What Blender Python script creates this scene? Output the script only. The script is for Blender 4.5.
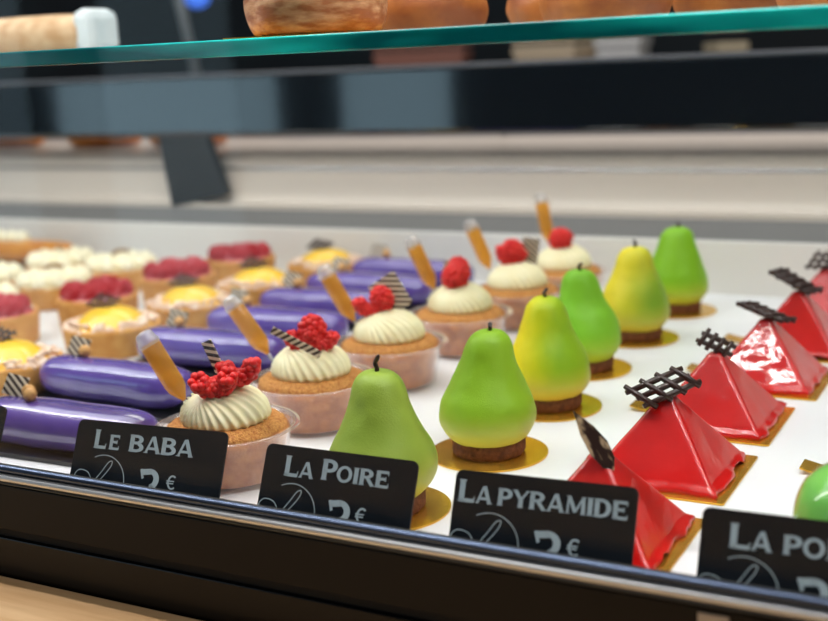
import bpy, bmesh, math, random
from mathutils import Vector, Matrix, Euler, noise

PI = math.pi
S = bpy.context.scene
for o in list(bpy.data.objects): bpy.data.objects.remove(o)
COL = S.collection

# ------------------------------------------------------------------ camera
cam_d = bpy.data.cameras.new('camera'); cam = bpy.data.objects.new('camera', cam_d); COL.objects.link(cam)
R0 = Vector((0.88211613, 0.46875932, -0.04621499))      # right
U0 = -Vector((0.05825295, -0.20592689, -0.97683198))    # up
B0 = -Vector((-0.467416, 0.85898709, -0.20895805))      # back
M4 = Matrix.Identity(4)
for i in range(3):
    M4[i][0] = R0[i]; M4[i][1] = U0[i]; M4[i][2] = B0[i]
M4[2][3] = 0.27
cam.matrix_world = M4
cam_d.sensor_width = 36; cam_d.lens = 52.5; cam_d.clip_start = 0.01
cam_d.dof.use_dof = True; cam_d.dof.focus_distance = 0.745; cam_d.dof.aperture_fstop = 5.4
S.camera = cam

# ------------------------------------------------------------------ world, lights, exposure
def lin(c):
    return tuple(((v/255)/12.92 if v/255 <= .04045 else ((v/255+.055)/1.055)**2.4) for v in c) + (1,)
W = bpy.data.worlds.new('shop_air'); S.world = W; W.use_nodes = True
W.node_tree.nodes['Background'].inputs[0].default_value = (.93, .96, 1, 1)
W.node_tree.nodes['Background'].inputs[1].default_value = .12
def area(name, loc, rot, sx, sy, e, col=(1, 1, 1)):
    d = bpy.data.lights.new(name, 'AREA'); d.shape = 'RECTANGLE'; d.size = sx; d.size_y = sy; d.energy = e; d.color = col
    o = bpy.data.objects.new(name, d); COL.objects.link(o); o.location = loc; o.rotation_euler = rot
    return o
area('case_light', (-.6, .85, 1.15), (0, 0, 0), 2.6, .7, 15, (1, .95, .95))
area('canopy_light', (-.65, .585, .636), (math.radians(16), 0, 0), 2.5, .02, 7, (1, .95, .94))
area('shop_ceiling_light', (.6, -.6, 2.1), (math.radians(-25), math.radians(8), 0), 1.6, .5, 9, (1, .96, .90))
area('shop_rear_light', (-.7, 2.15, 1.9), (math.radians(-12), 0, 0), 2.4, .4, 15, (1, .93, .85))  # unseen fill, added to brighten the rear ledge that the beam shades
S.view_settings.view_transform = 'Standard'; S.view_settings.look = 'None'
S.view_settings.gamma = 1; S.view_settings.use_curve_mapping = False; S.view_settings.exposure = .35

# ------------------------------------------------------------------ materials
MC = {}
def nt(name):
    m = bpy.data.materials.new(name); m.use_nodes = True
    t = m.node_tree; return m, t, t.nodes['Principled BSDF']
def mat(name, rgb, rough=.5, rgb2=None, scale=40, detail=4, bump=0, bscale=200, metal=0, coat=0, coat_r=.05,
        spec=.5, sub=0, subr=(.01, .005, .003), sheen=0, lo=.35, hi=.65, emis=0, stretch=None):
    if name in MC: return MC[name]
    m, t, p = nt(name); N = t.nodes.new; L = t.links.new
    p.inputs['Base Color'].default_value = lin(rgb); p.inputs['Roughness'].default_value = rough
    p.inputs['Metallic'].default_value = metal; p.inputs['Coat Weight'].default_value = coat
    p.inputs['Coat Roughness'].default_value = coat_r; p.inputs['Specular IOR Level'].default_value = spec
    p.inputs['Sheen Weight'].default_value = sheen
    if sub:
        p.inputs['Subsurface Weight'].default_value = sub; p.inputs['Subsurface Radius'].default_value = subr
        p.inputs['Subsurface Scale'].default_value = 1
    if emis:
        p.inputs['Emission Color'].default_value = lin(rgb); p.inputs['Emission Strength'].default_value = emis
    tc = N('ShaderNodeTexCoord'); vec = tc.outputs['Object']
    if stretch:
        mp = N('ShaderNodeMapping'); mp.inputs['Scale'].default_value = stretch; L(vec, mp.inputs[0]); vec = mp.outputs[0]
    if rgb2:
        n = N('ShaderNodeTexNoise'); n.inputs['Scale'].default_value = scale; n.inputs['Detail'].default_value = detail
        L(vec, n.inputs['Vector'])
        r = N('ShaderNodeValToRGB'); r.color_ramp.elements[0].position = lo; r.color_ramp.elements[1].position = hi
        r.color_ramp.elements[0].color = lin(rgb); r.color_ramp.elements[1].color = lin(rgb2)
        L(n.outputs['Fac'], r.inputs[0]); L(r.outputs[0], p.inputs['Base Color'])
    if bump:
        n2 = N('ShaderNodeTexNoise'); n2.inputs['Scale'].default_value = bscale; n2.inputs['Detail'].default_value = 5
        L(vec, n2.inputs['Vector'])
        b = N('ShaderNodeBump'); b.inputs['Strength'].default_value = bump; b.inputs['Distance'].default_value = .002
        L(n2.outputs['Fac'], b.inputs['Height']); L(b.outputs[0], p.inputs['Normal'])
    MC[name] = m; return m
def clear(name, tint, base=.04, edge=.4, rough=.03, power=2.5, haze=0, hazecol=(255, 255, 255)):
    """thin clear sheet: transparent, mirror-like towards grazing angles"""
    if name in MC: return MC[name]
    m, t, p = nt(name); N = t.nodes.new; L = t.links.new; t.nodes.remove(p)
    out = t.nodes['Material Output']
    tr = N('ShaderNodeBsdfTransparent'); tr.inputs[0].default_value = lin(tint)
    gl = N('ShaderNodeBsdfGlossy'); gl.inputs['Roughness'].default_value = rough; gl.inputs[0].default_value = (1, 1, 1, 1)
    lw = N('ShaderNodeLayerWeight'); lw.inputs[0].default_value = .5
    pw = N('ShaderNodeMath'); pw.operation = 'POWER'; pw.inputs[1].default_value = power; L(lw.outputs['Facing'], pw.inputs[0])
    ma = N('ShaderNodeMath'); ma.operation = 'MULTIPLY_ADD'; ma.inputs[1].default_value = edge; ma.inputs[2].default_value = base
    L(pw.outputs[0], ma.inputs[0])
    mx = N('ShaderNodeMixShader'); L(ma.outputs[0], mx.inputs[0]); L(tr.outputs[0], mx.inputs[1]); L(gl.outputs[0], mx.inputs[2])
    last = mx
    if haze:
        df = N('ShaderNodeBsdfTranslucent'); df.inputs[0].default_value = lin(hazecol)
        dd = N('ShaderNodeBsdfDiffuse'); dd.inputs[0].default_value = lin(hazecol)
        ad = N('ShaderNodeMixShader'); ad.inputs[0].default_value = .5; L(df.outputs[0], ad.inputs[1]); L(dd.outputs[0], ad.inputs[2])
        m2 = N('ShaderNodeMixShader'); m2.inputs[0].default_value = haze; L(mx.outputs[0], m2.inputs[1]); L(ad.outputs[0], m2.inputs[2]); last = m2
    L(last.outputs[0], out.inputs[0]); MC[name] = m; return m
def pear_mat(name, green, yellow, low, axis, off, width=.02):
    """velvet sprayed skin: green over yellow, paler towards the foot"""
    m, t, p = nt(name); N = t.nodes.new; L = t.links.new
    tc = N('ShaderNodeTexCoord'); n = N('ShaderNodeTexNoise'); n.inputs['Scale'].default_value = 35; n.inputs['Detail'].default_value = 3
    L(tc.outputs['Object'], n.inputs['Vector'])
    dt = N('ShaderNodeVectorMath'); dt.operation = 'DOT_PRODUCT'; L(tc.outputs['Object'], dt.inputs[0]); dt.inputs[1].default_value = axis
    a = N('ShaderNodeMath'); a.operation = 'MULTIPLY_ADD'; L(n.outputs['Fac'], a.inputs[0]); a.inputs[1].default_value = .022; L(dt.outputs['Value'], a.inputs[2])
    mr = N('ShaderNodeMapRange'); L(a.outputs[0], mr.inputs[0]); mr.inputs[1].default_value = off+.011-width; mr.inputs[2].default_value = off+.011+width
    mr.interpolation_type = 'SMOOTHSTEP'
    c = N('ShaderNodeMixRGB'); L(mr.outputs[0], c.inputs[0]); c.inputs[1].default_value = lin(green); c.inputs[2].default_value = lin(yellow)
    sp = N('ShaderNodeSeparateXYZ'); L(tc.outputs['Object'], sp.inputs[0])
    m2 = N('ShaderNodeMapRange'); L(sp.outputs[2], m2.inputs[0]); m2.inputs[1].default_value = .038; m2.inputs[2].default_value = .013; m2.interpolation_type = 'SMOOTHSTEP'
    c2 = N('ShaderNodeMixRGB'); L(m2.outputs[0], c2.inputs[0]); L(c.outputs[0], c2.inputs[1]); c2.inputs[2].default_value = lin(low)
    L(c2.outputs[0], p.inputs['Base Color']); p.inputs['Roughness'].default_value = .48; p.inputs['Specular IOR Level'].default_value = .35
    n2 = N('ShaderNodeTexNoise'); n2.inputs['Scale'].default_value = 900; L(tc.outputs['Object'], n2.inputs['Vector'])
    n3 = N('ShaderNodeTexNoise'); n3.inputs['Scale'].default_value = 120; L(tc.outputs['Object'], n3.inputs['Vector'])
    s = N('ShaderNodeMath'); s.operation = 'MULTIPLY_ADD'; L(n3.outputs['Fac'], s.inputs[0]); s.inputs[1].default_value = 1.2; L(n2.outputs['Fac'], s.inputs[2])
    b = N('ShaderNodeBump'); b.inputs['Strength'].default_value = .13; b.inputs['Distance'].default_value = .0015; L(s.outputs[0], b.inputs['Height']); L(b.outputs[0], p.inputs['Normal'])
    return m
def stripes_mat(name, c1, c2, scale, axis):
    if name in MC: return MC[name]
    m, t, p = nt(name); N = t.nodes.new; L = t.links.new
    tc = N('ShaderNodeTexCoord'); dt = N('ShaderNodeVectorMath'); dt.operation = 'DOT_PRODUCT'; L(tc.outputs['Object'], dt.inputs[0]); dt.inputs[1].default_value = axis
    a = N('ShaderNodeMath'); a.operation = 'MULTIPLY'; a.inputs[1].default_value = scale; L(dt.outputs['Value'], a.inputs[0])
    s = N('ShaderNodeMath'); s.operation = 'SINE'; L(a.outputs[0], s.inputs[0])
    g = N('ShaderNodeMath'); g.operation = 'GREATER_THAN'; g.inputs[1].default_value = .1; L(s.outputs[0], g.inputs[0])
    c = N('ShaderNodeMixRGB'); L(g.outputs[0], c.inputs[0]); c.inputs[1].default_value = lin(c1); c.inputs[2].default_value = lin(c2)
    L(c.outputs[0], p.inputs['Base Color']); p.inputs['Roughness'].default_value = .35; MC[name] = m; return m

gold = lambda: mat('gold_card', (244, 192, 70), .24, (228, 170, 56), 60, 3, .05, 400, metal=.8)
choc = lambda: mat('dark_chocolate', (44, 24, 20), .35, (58, 34, 28), 300, 3)
biscuit = lambda: mat('cocoa_biscuit', (132, 82, 48), .85, (92, 52, 30), 260, 5, .8, 500)
brioche = lambda: mat('soaked_brioche', (206, 136, 68), .55, (172, 98, 44), 120, 6, .5, 420)
sugar = lambda: mat('sugared_crust', (222, 160, 84), .7, (182, 108, 44), 520, 4, 1.0, 900)
cream = lambda: mat('vanilla_cream', (247, 238, 200), .45, (242, 230, 186), 60, 2, sub=.15, subr=(.004, .003, .002))
berry = lambda: mat('raspberry_red', (228, 52, 46), .4, (206, 26, 32), 160, 2, sub=.25, subr=(.005, .0015, .001), spec=.35)
crust = lambda: mat('tart_crust', (214, 160, 88), .75, (198, 136, 66), 90, 5, .3, 400)
cup_m = lambda: clear('cup_plastic', (252, 246, 244), .06, .75, .06, 2.0, haze=.10, hazecol=(250, 225, 215))
steel = lambda: mat('brushed_steel', (205, 208, 214), .22, metal=1)
black = lambda: mat('black_lacquer', (14, 14, 15), .28)
slate = lambda: mat('slate_card', (6, 13, 20), .5, spec=.15)
chalk = lambda: mat('pale_print', (152, 168, 174), .6)

# ------------------------------------------------------------------ mesh helpers
def me_from(name, verts, faces, m, smooth=True, mats=None):
    me = bpy.data.meshes.new(name); me.from_pydata([tuple(v) for v in verts], [], faces); me.update()
    bm = bmesh.new(); bm.from_mesh(me); bmesh.ops.recalc_face_normals(bm, faces=bm.faces); bm.to_mesh(me); bm.free()
    if smooth: me.polygons.foreach_set('use_smooth', [True]*len(me.polygons))
    me.materials.append(m); return me
CACHE = {}
def cached(key, fn):
    if key not in CACHE: CACHE[key] = fn()
    return CACHE[key]
def obj(name, me, parent=None, loc=(0, 0, 0), rot=(0, 0, 0), sc=1, label=None):
    o = bpy.data.objects.new(name, me); COL.objects.link(o); o.location = loc
    o.rotation_euler = rot; o.scale = (sc,)*3 if not hasattr(sc, '__len__') else sc
    if parent: o.parent = parent
    if label: o['label'] = label
    return o
def thing(name, label, cat, loc=(0, 0, 0), rz=0, group=None, sc=1):
    o = bpy.data.objects.new(name, None); COL.objects.link(o); o.location = loc; o.rotation_euler = (0, 0, rz); o.scale = (sc,)*3
    o.empty_display_size = .02; return tag(o, label, cat, group)
def tag(o, label, cat, group=None):
    o['label'] = label; o['category'] = cat
    if group: o['group'] = group
    return o
def lathe(name, prof, m, seg=48, fn=None, cap=True, smooth=True):
    v = []; f = []; n = len(prof)
    for i, (r, z) in enumerate(prof):
        for k in range(seg):
            a = 2*PI*k/seg; rr = r; zz = z
            p = Vector((rr*math.cos(a), rr*math.sin(a), zz))
            if fn: p = fn(p, a, i/(n-1))
            v.append(p)
    for i in range(n-1):
        for k in range(seg):
            k2 = (k+1) % seg; f.append((i*seg+k, i*seg+k2, (i+1)*seg+k2, (i+1)*seg+k))
    if cap:
        f.append(tuple(range(seg-1, -1, -1))); f.append(tuple((n-1)*seg+k for k in range(seg)))
    return me_from(name, v, f, m, smooth)
def spline(pts, n=8):
    """catmull-rom through 2D/3D points"""
    P = [Vector(p) for p in pts]; P = [P[0]*2-P[1]]+P+[P[-1]*2-P[-2]]; out = []
    for i in range(1, len(P)-2):
        for j in range(n):
            t = j/n; a, b, c, d = P[i-1:i+3]
            out.append(.5*((2*b)+(c-a)*t+(2*a-5*b+4*c-d)*t*t+(3*b-a-3*c+d)*t**3))
    out.append(P[-2]); return out
def tube_data(pts, rad, seg=10):
    v = []; f = []; n = len(pts); P = [Vector(p) for p in pts]
    for i, p in enumerate(P):
        d = (P[min(i+1, n-1)]-P[max(i-1, 0)]).normalized()
        u = d.orthogonal().normalized() if abs(d.z) < .99 else Vector((1, 0, 0)); 
        u = (Vector((0.31, .95, .05)).cross(d)).normalized(); w = d.cross(u)
        r = rad[i] if hasattr(rad, '__len__') else rad
        for k in range(seg):
            a = 2*PI*k/seg; v.append(p+(u*math.cos(a)+w*math.sin(a))*r)
    for i in range(n-1):
        for k in range(seg):
            k2 = (k+1) % seg; f.append((i*seg+k, i*seg+k2, (i+1)*seg+k2, (i+1)*seg+k))
    f.append(tuple(range(seg-1, -1, -1))); f.append(tuple((n-1)*seg+k for k in range(seg)))
    return v, f
def tube(name, pts, rad, m, seg=10):
    v, f = tube_data(pts, rad, seg); return me_from(name, v, f, m)
def box_data(x0, x1, y0, y1, z0, z1):
    v = [(x, y, z) for z in (z0, z1) for y in (y0, y1) for x in (x0, x1)]
    return v, [(0, 2, 3, 1), (4, 5, 7, 6), (0, 1, 5, 4), (2, 6, 7, 3), (0, 4, 6, 2), (1, 3, 7, 5)]
def box(name, x0, x1, y0, y1, z0, z1, m, bev=0):
    v, f = box_data(x0, x1, y0, y1, z0, z1); me = me_from(name, v, f, m, False)
    if bev:
        bm = bmesh.new(); bm.from_mesh(me); bmesh.ops.bevel(bm, geom=list(bm.edges), offset=bev, segments=2, affect='EDGES', profile=.5); bm.to_mesh(me); bm.free()
    return me
def join(parts):
    V = []; F = []
    for v, f in parts:
        o = len(V); V += list(v); F += [tuple(i+o for i in q) for q in f]
    return V, F
def extrude_x(name, prof, x0, x1, m, smooth=False):
    """profile of (y,z) points swept along x"""
    n = len(prof); v = [(x0, y, z) for y, z in prof]+[(x1, y, z) for y, z in prof]
    f = [(i, (i+1) % n, n+(i+1) % n, n+i) for i in range(n)]+[tuple(range(n)), tuple(range(2*n-1, n-1, -1))]
    return me_from(name, v, f, m, smooth)
def plate(name, outline, h, m, z0=0, bev=.0003):
    n = len(outline); v = [(x, y, z0) for x, y in outline]+[(x, y, z0+h) for x, y in outline]
    f = [(i, (i+1) % n, n+(i+1) % n, n+i) for i in range(n)]+[tuple(range(n)), tuple(range(2*n-1, n-1, -1))]
    return me_from(name, v, f, m, False)
def rrect(w, d, r, n=5):
    o = []
    for cx, cy, a0 in ((w/2-r, d/2-r, 0), (-w/2+r, d/2-r, PI/2), (-w/2+r, -d/2+r, PI), (w/2-r, -d/2+r, 1.5*PI)):
        for k in range(n+1):
            a = a0+PI/2*k/n; o.append((cx+r*math.cos(a), cy+r*math.sin(a)))
    return o
def nz(p, s, seed=0): return noise.noise(Vector(p)*s+Vector((seed*7.3, seed*3.1, seed*1.7)))

# ------------------------------------------------------------------ the display case
X0, X1 = -2.3, .55
case = thing('display_case', 'refrigerated pastry display case with black front panel, steel rail and white deck', 'display case', (0, 0, 0))
deck_m = mat('white_deck', (232, 232, 234), .32, (226, 226, 229), 6, 2)
obj('deck', box('deck', X0, X1, .512, 1.275, -.02, 0, deck_m), case, label='white display deck')
obj('back_panel', box('back_panel', X0, X1, 1.275, 1.285, -.02, .0575, mat('pale_back', (222, 219, 214), .45), .001), case)
grille_m = mat('grey_grille', (118, 116, 115), .5)
obj('air_grille', extrude_x('air_grille', [(1.286, -.02), (1.286, .046), (1.3495, .070), (1.3495, -.02)], X0, X1, grille_m), case, label='grey sloping air grille')
duct_m = mat('cream_duct', (214, 202, 190), .3, (206, 194, 183), 5, 2, stretch=(.3, 4, 8))
pr = spline([(1.3525, .076), (1.366, .077), (1.372, .084), (1.376, .10), (1.379, .12), (1.384, .130), (1.395, .138), (1.43, .142), (1.60, .146)], 5)
obj('rear_duct', extrude_x('rear_duct', [(p.x, p.y) for p in pr]+[(1.60, -.02), (1.353, -.02)], X0, X1, duct_m, False), case, label='cream curved rear ledge')
for z, y in ((.122, 1.379),):
    obj('ledge_bead', tube('ledge_bead', [(X0, y, z), (X1, y, z)], .002, steel(), 8), case)
obj('sliding_door', box('sliding_door', X0, -.72, 1.602, 1.612, .0, .22, mat('grey_door', (176, 172, 168), .35), .001), case)
obj('sliding_door', box('sliding_door', -.76, X1, 1.613, 1.623, .0, .22, mat('grey_door', (176, 172, 168), .35), .001), case)
# glossy dark beam and its post
beam_m = mat('dark_beam', (14, 20, 26), .07, coat=.6, coat_r=.02, spec=.9)
obj('beam', box('beam', X0, X1, 1.35, 1.44, .172, .250, beam_m, .003), case, label='glossy black cross beam')
obj('beam_trim', box('beam_trim', X0, X1, 1.352, 1.44, .2502, .2535, mat('grey_trim', (96, 98, 104), .4)), case)
obj('beam_lip', box('beam_lip', X0, X1, 1.354, 1.40, .1690, .1718, mat('warm_grey_lip', (70, 68, 66), .5)), case)
post_v = [(-1.135, 1.351, .1685), (-1.050, 1.351, .1685), (-1.022, 1.351, .0885), (-1.120, 1.351, .0705),
          (-1.135, 1.364, .1685), (-1.050, 1.364, .1685), (-1.022, 1.364, .0885), (-1.120, 1.364, .0705)]
obj('post', me_from('post', post_v, [(0, 1, 2, 3), (7, 6, 5, 4), (0, 4, 5, 1), (1, 5, 6, 2), (2, 6, 7, 3), (3, 7, 4, 0)],
    mat('charcoal_post', (30, 30, 31), .5), False), case, label='charcoal support post')
# front: rubber seal, two steel beads, panels with a groove
obj('seal', box('seal', X0, X1, .508, .5135, .0, .0288, mat('rubber', (16, 17, 19), .5), .0008), case)
def bead(y, z, ry, rz, n=16): return [(y+ry*math.cos(2*PI*k/n), z+rz*math.sin(2*PI*k/n)) for k in range(n)]
obj('steel_bead', extrude_x('steel_bead', bead(.507, .0282, .0028, .0022), X0, X1, mat('blue_steel', (92, 104, 128), .3, metal=1), True), case)
obj('steel_bead', extrude_x('steel_bead', bead(.506, .0228, .0034, .0026), X0, X1, mat('pale_steel', (236, 239, 242), .38, metal=.8), True), case)
obj('steel_bead', extrude_x('steel_bead', bead(.5065, .0195, .0030, .0014), X0, X1, mat('grey_steel', (90, 94, 98), .35, metal=1), True), case)
pan_m = mat('brown_black_panel', (20, 17, 15), .45, spec=.2)
obj('front_panel', box('front_panel', X0, X1, .5045, .51, -.0119, .0178, pan_m, .0008), case)
obj('groove', box('groove', X0, X1, .5075, .51, -.0178, -.012, mat('groove_black', (5, 5, 5), .8)), case)
obj('front_panel', box('front_panel', X0, X1, .5045, .51, -.10, -.0179, mat('gloss_black_panel', (6, 6, 7), .25, spec=.25), .0008), case)
obj('case_body', box('case_body', X0, X1, .51, 1.60, -.88, -.021, mat('case_body_black', (18, 18, 19), .5)), case)
# front glass, leaning back a little in the channel
glass_m = clear('front_pane', (252, 253, 253), .008, .30, .01, 4)
obj('front_glass', box('front_glass', X0, X1, .5138, .5188, .002, .64, glass_m), case, label='clear front glass pane')
# canopy with its row of diodes above the glass
can = obj('canopy', box('canopy', X0, X1, .512, .605, .641, .665, black(), .002), case)
led_m = mat('diode', (255, 250, 240), .4, emis=60)
ldata = [box_data(-1.35+i*.0167-.002, -1.35+i*.0167+.002, .583, .587, .6392, .6405) for i in range(100)]
ob = obj('diode_row', me_from('diode_row', *join(ldata), led_m, False), can); ob['kind'] = 'stuff'
for x in (X0, X1-.02):
    obj('end_upright', box('end_upright', x, x+.02, .56, .60, .0, .641, black(), .001), case)
# glass shelf
shelf = thing('glass_shelf', 'thick clear glass shelf with a bright teal polished front edge', 'shelf', (0, 0, 0))
obj('pane', box('pane', X0+.03, X1-.03, .6005, 1.34, .2725, .2825, clear('shelf_glass', (250, 254, 253), .02, .6, .02, 3)), shelf)
em, et, ep = nt('teal_edge'); ep.inputs['Base Color'].default_value = lin((0, 150, 150)); ep.inputs['Roughness'].default_value = .12
ep.inputs['Specular IOR Level'].default_value = .3
etc = et.nodes.new('ShaderNodeTexCoord'); emp = et.nodes.new('ShaderNodeMapping'); emp.inputs['Scale'].default_value = (7, 1, 40); en = et.nodes.new('ShaderNodeTexNoise'); en.inputs['Scale'].default_value = 1.0
er = et.nodes.new('ShaderNodeValToRGB'); er.color_ramp.elements[0].color = lin((0, 112, 116)); er.color_ramp.elements[1].color = lin((30, 236, 226)); er.color_ramp.elements[0].position = .42; er.color_ramp.elements[1].position = .66  # bright cyan patches: light shining through the glass, put into the colour
et.links.new(etc.outputs['Object'], emp.inputs[0]); et.links.new(emp.outputs[0], en.inputs['Vector']); et.links.new(en.outputs['Fac'], er.inputs[0]); et.links.new(er.outputs[0], ep.inputs['Base Color'])
obj('polished_edge', box('polished_edge', X0+.03, X1-.03, .5965, .6004, .2725, .2825, em, .001), shelf, label='teal polished glass edge')

# ------------------------------------------------------------------ the room around it
def struct(o): o['kind'] = 'structure'; return o
struct(obj('floor', box('floor', -6, 4, -3, 5.2, -.94, -.88, mat('shop_floor', (120, 112, 104), .5, (104, 98, 92), 3))))
struct(obj('wall_back', box('wall_back', -6, 4, 5.0, 5.2, -.88, 2.4, mat('dark_teal_wall', (40, 52, 58), .6, (26, 30, 36), 1.2, 2))))
wall_m = mat('shop_wall', (70, 66, 62), .7)
# street side of the shop behind the camera: wall, plus tall glowing panes added to reflect in the beam
FY = -2.4
wf = struct(obj('wall_front', box('wall_front', -6, 4, FY-.2, FY-.03, -.88, 2.4, wall_m)))
day = mat('daylight_pane', (176, 208, 225), .2, emis=1.5)
wn = 0
for a, b, z0, z1 in ((-5.0, -3.5, -.8, 1.6), (-3.13, -2.53, -.8, 1.6)):
    wn += 1
    w = struct(obj('window_%d' % wn, box('window_%d' % wn, a, b, FY-.029, FY-.02, z0, z1, day)))
    obj('window_frame', me_from('window_frame', *join([box_data(a-.04, a, FY-.03, FY, z0-.04, z1+.04), box_data(b, b+.04, FY-.03, FY, z0-.04, z1+.04),
        box_data(a, b, FY-.03, FY, z1, z1+.04), box_data(a, b, FY-.03, FY, z0-.04, z0)]), mat('frame_dark', (30, 30, 32), .5), False), w)
# pale wood ledge in front of the case
tag(obj('wooden_ledge', box('wooden_ledge', X0, X1, .22, .5035, -.075, -.0433, mat('pale_oak', (222, 184, 136), .5, (200, 156, 106), 9, 5, .1, 60, stretch=(.6, 9, 9)), .002)),
    'pale oak ledge running along the foot of the black case', 'ledge')

# ------------------------------------------------------------------ lettering
def seg(p, q, t):
    p = Vector(p); q = Vector(q); d = (q-p).normalized(); n = Vector((-d.y, d.x))*t/2
    return [p-n, q-n, q+n, p+n]
def arc(cx, cy, rx, ry, a0, a1, t0, t1=None, n=14):
    """stroke of an ellipse, thickness t0 on the sides and t1 at top and bottom"""
    t1 = t0 if t1 is None else t1; out = []
    for k in range(n):
        q = []
        for a in (a0+(a1-a0)*k/n, a0+(a1-a0)*(k+1)/n):
            a = math.radians(a); c, s = math.cos(a), math.sin(a); q.append(((cx+rx*c, cy+ry*s), (cx+(rx-t0)*c, cy+(ry-t1)*s)))
        out.append([Vector(q[0][0]), Vector(q[1][0]), Vector(q[1][1]), Vector(q[0][1])])
    return out
V_, T_ = .25, .17   # upright and level stroke
def serif(x, y, w=.17): return seg((x-w, y), (x+w, y), .05)
def stem(x, y0=0, y1=1): return [seg((x, y0), (x, y1), V_), serif(x, y0+.025*(1 if y0 == 0 else 0)), serif(x, y1-.025)]
GL = {
 'L': (.80, lambda: stem(.17)+[seg((.1, .065), (.76, .065), T_), seg((.74, 0), (.76, .28), .05)]),
 'E': (.86, lambda: stem(.17)+[seg((.1, .065), (.78, .065), T_), seg((.1, .935), (.76, .935), T_), seg((.1, .52), (.62, .52), T_), seg((.78, 0), (.79, .27), .05), seg((.75, 1), (.76, .74), .05), seg((.61, .38), (.61, .66), .05)]),
 'I': (.38, lambda: stem(.19)),
 'A': (1.0, lambda: [seg((.13, .0), (.47, 1), .13), seg((.50, 1), (.86, 0), .21), seg((.25, .28), (.74, .28), T_*.9), serif(.13, .025, .13), serif(.86, .025, .15)]),
 'B': (.92, lambda: stem(.17)+arc(.5, .74, .33, .26, -90, 90, V_, T_)+arc(.52, .275, .37, .275, -90, 90, V_, T_)+[seg((.1, .935), (.52, .935), T_), seg((.1, .53), (.52, .53), T_), seg((.1, .065), (.54, .065), T_)]),
 'P': (.84, lambda: stem(.17)+arc(.48, .7, .35, .3, -90, 90, V_, T_)+[seg((.1, .935), (.5, .935), T_), seg((.1, .465), (.5, .465), T_)]),
 'R': (.96, lambda: stem(.17)+arc(.48, .72, .35, .28, -90, 90, V_, T_)+[seg((.1, .935), (.5, .935), T_), seg((.1, .5), (.5, .5), T_), seg((.48, .48), (.84, .0), .2), serif(.86, .025, .12)]),
 'O': (1.0, lambda: arc(.5, .5, .47, .52, 0, 360, .2, T_, 28)),
 'D': (.98, lambda: stem(.17)+arc(.45, .5, .47, .5, -90, 90, V_, T_)+[seg((.1, .935), (.47, .935), T_), seg((.1, .065), (.47, .065), T_)]),
 'Y': (.94, lambda: [seg((.13, .98), (.48, .45), .2), seg((.84, .98), (.48, .45), .12), seg((.47, 0), (.47, .5), V_), serif(.47, .025), serif(.13, .975, .14), serif(.84, .975, .12)]),
 'M': (1.16, lambda: [seg((.16, 0), (.18, 1), .11), seg((1.0, 0), (.97, 1), .2), seg((.2, .98), (.58, .1), .2), seg((.95, .98), (.58, .1), .1), serif(.16, .025, .13), serif(1.0, .025, .15), serif(.15, .975, .1), serif(1.0, .975, .12)]),
 '3': (.95, lambda: arc(.42, .72, .38, .30, -80, 100, .22, .15)+[seg((.08, .90), (.44, .945), .17), seg((.03, .99), (.14, .72), .09)]+arc(.40, .28, .46, .30, -135, 85, .24, .15)),
 '€': (.8, lambda: arc(.5, .5, .42, .5, 50, 310, .15, .12, 18)+[seg((0, .58), (.66, .58), .09), seg((0, .42), (.62, .42), .09)]),
}
def letters(runs):
    """runs: (text, x, y, cap height, width factor, gap) -> flat quads"""
    V = []; F = []
    for txt, x, y, h, wf_, gap in runs:
        for ch in txt:
            if ch == ' ': x += h*.45; continue
            w, fn = GL[ch]
            for q in fn():
                o = len(V); V += [(x+p.x*h*wf_, y+p.y*h, 0) for p in q]; F.append(tuple(range(o, o+len(q))))
            x += (w*wf_+gap)*h
    return V, F
def ribbon(pts, t):
    V = []; F = []
    P = [Vector((p[0], p[1], 0)) for p in pts]
    for i, p in enumerate(P):
        d = (P[min(i+1, len(P)-1)]-P[max(i-1, 0)]).normalized(); n = Vector((-d.y, d.x, 0))*t/2; V += [p+n, p-n]
    F = [(2*i, 2*i+1, 2*i+3, 2*i+2) for i in range(len(P)-1)]
    return V, F
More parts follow.
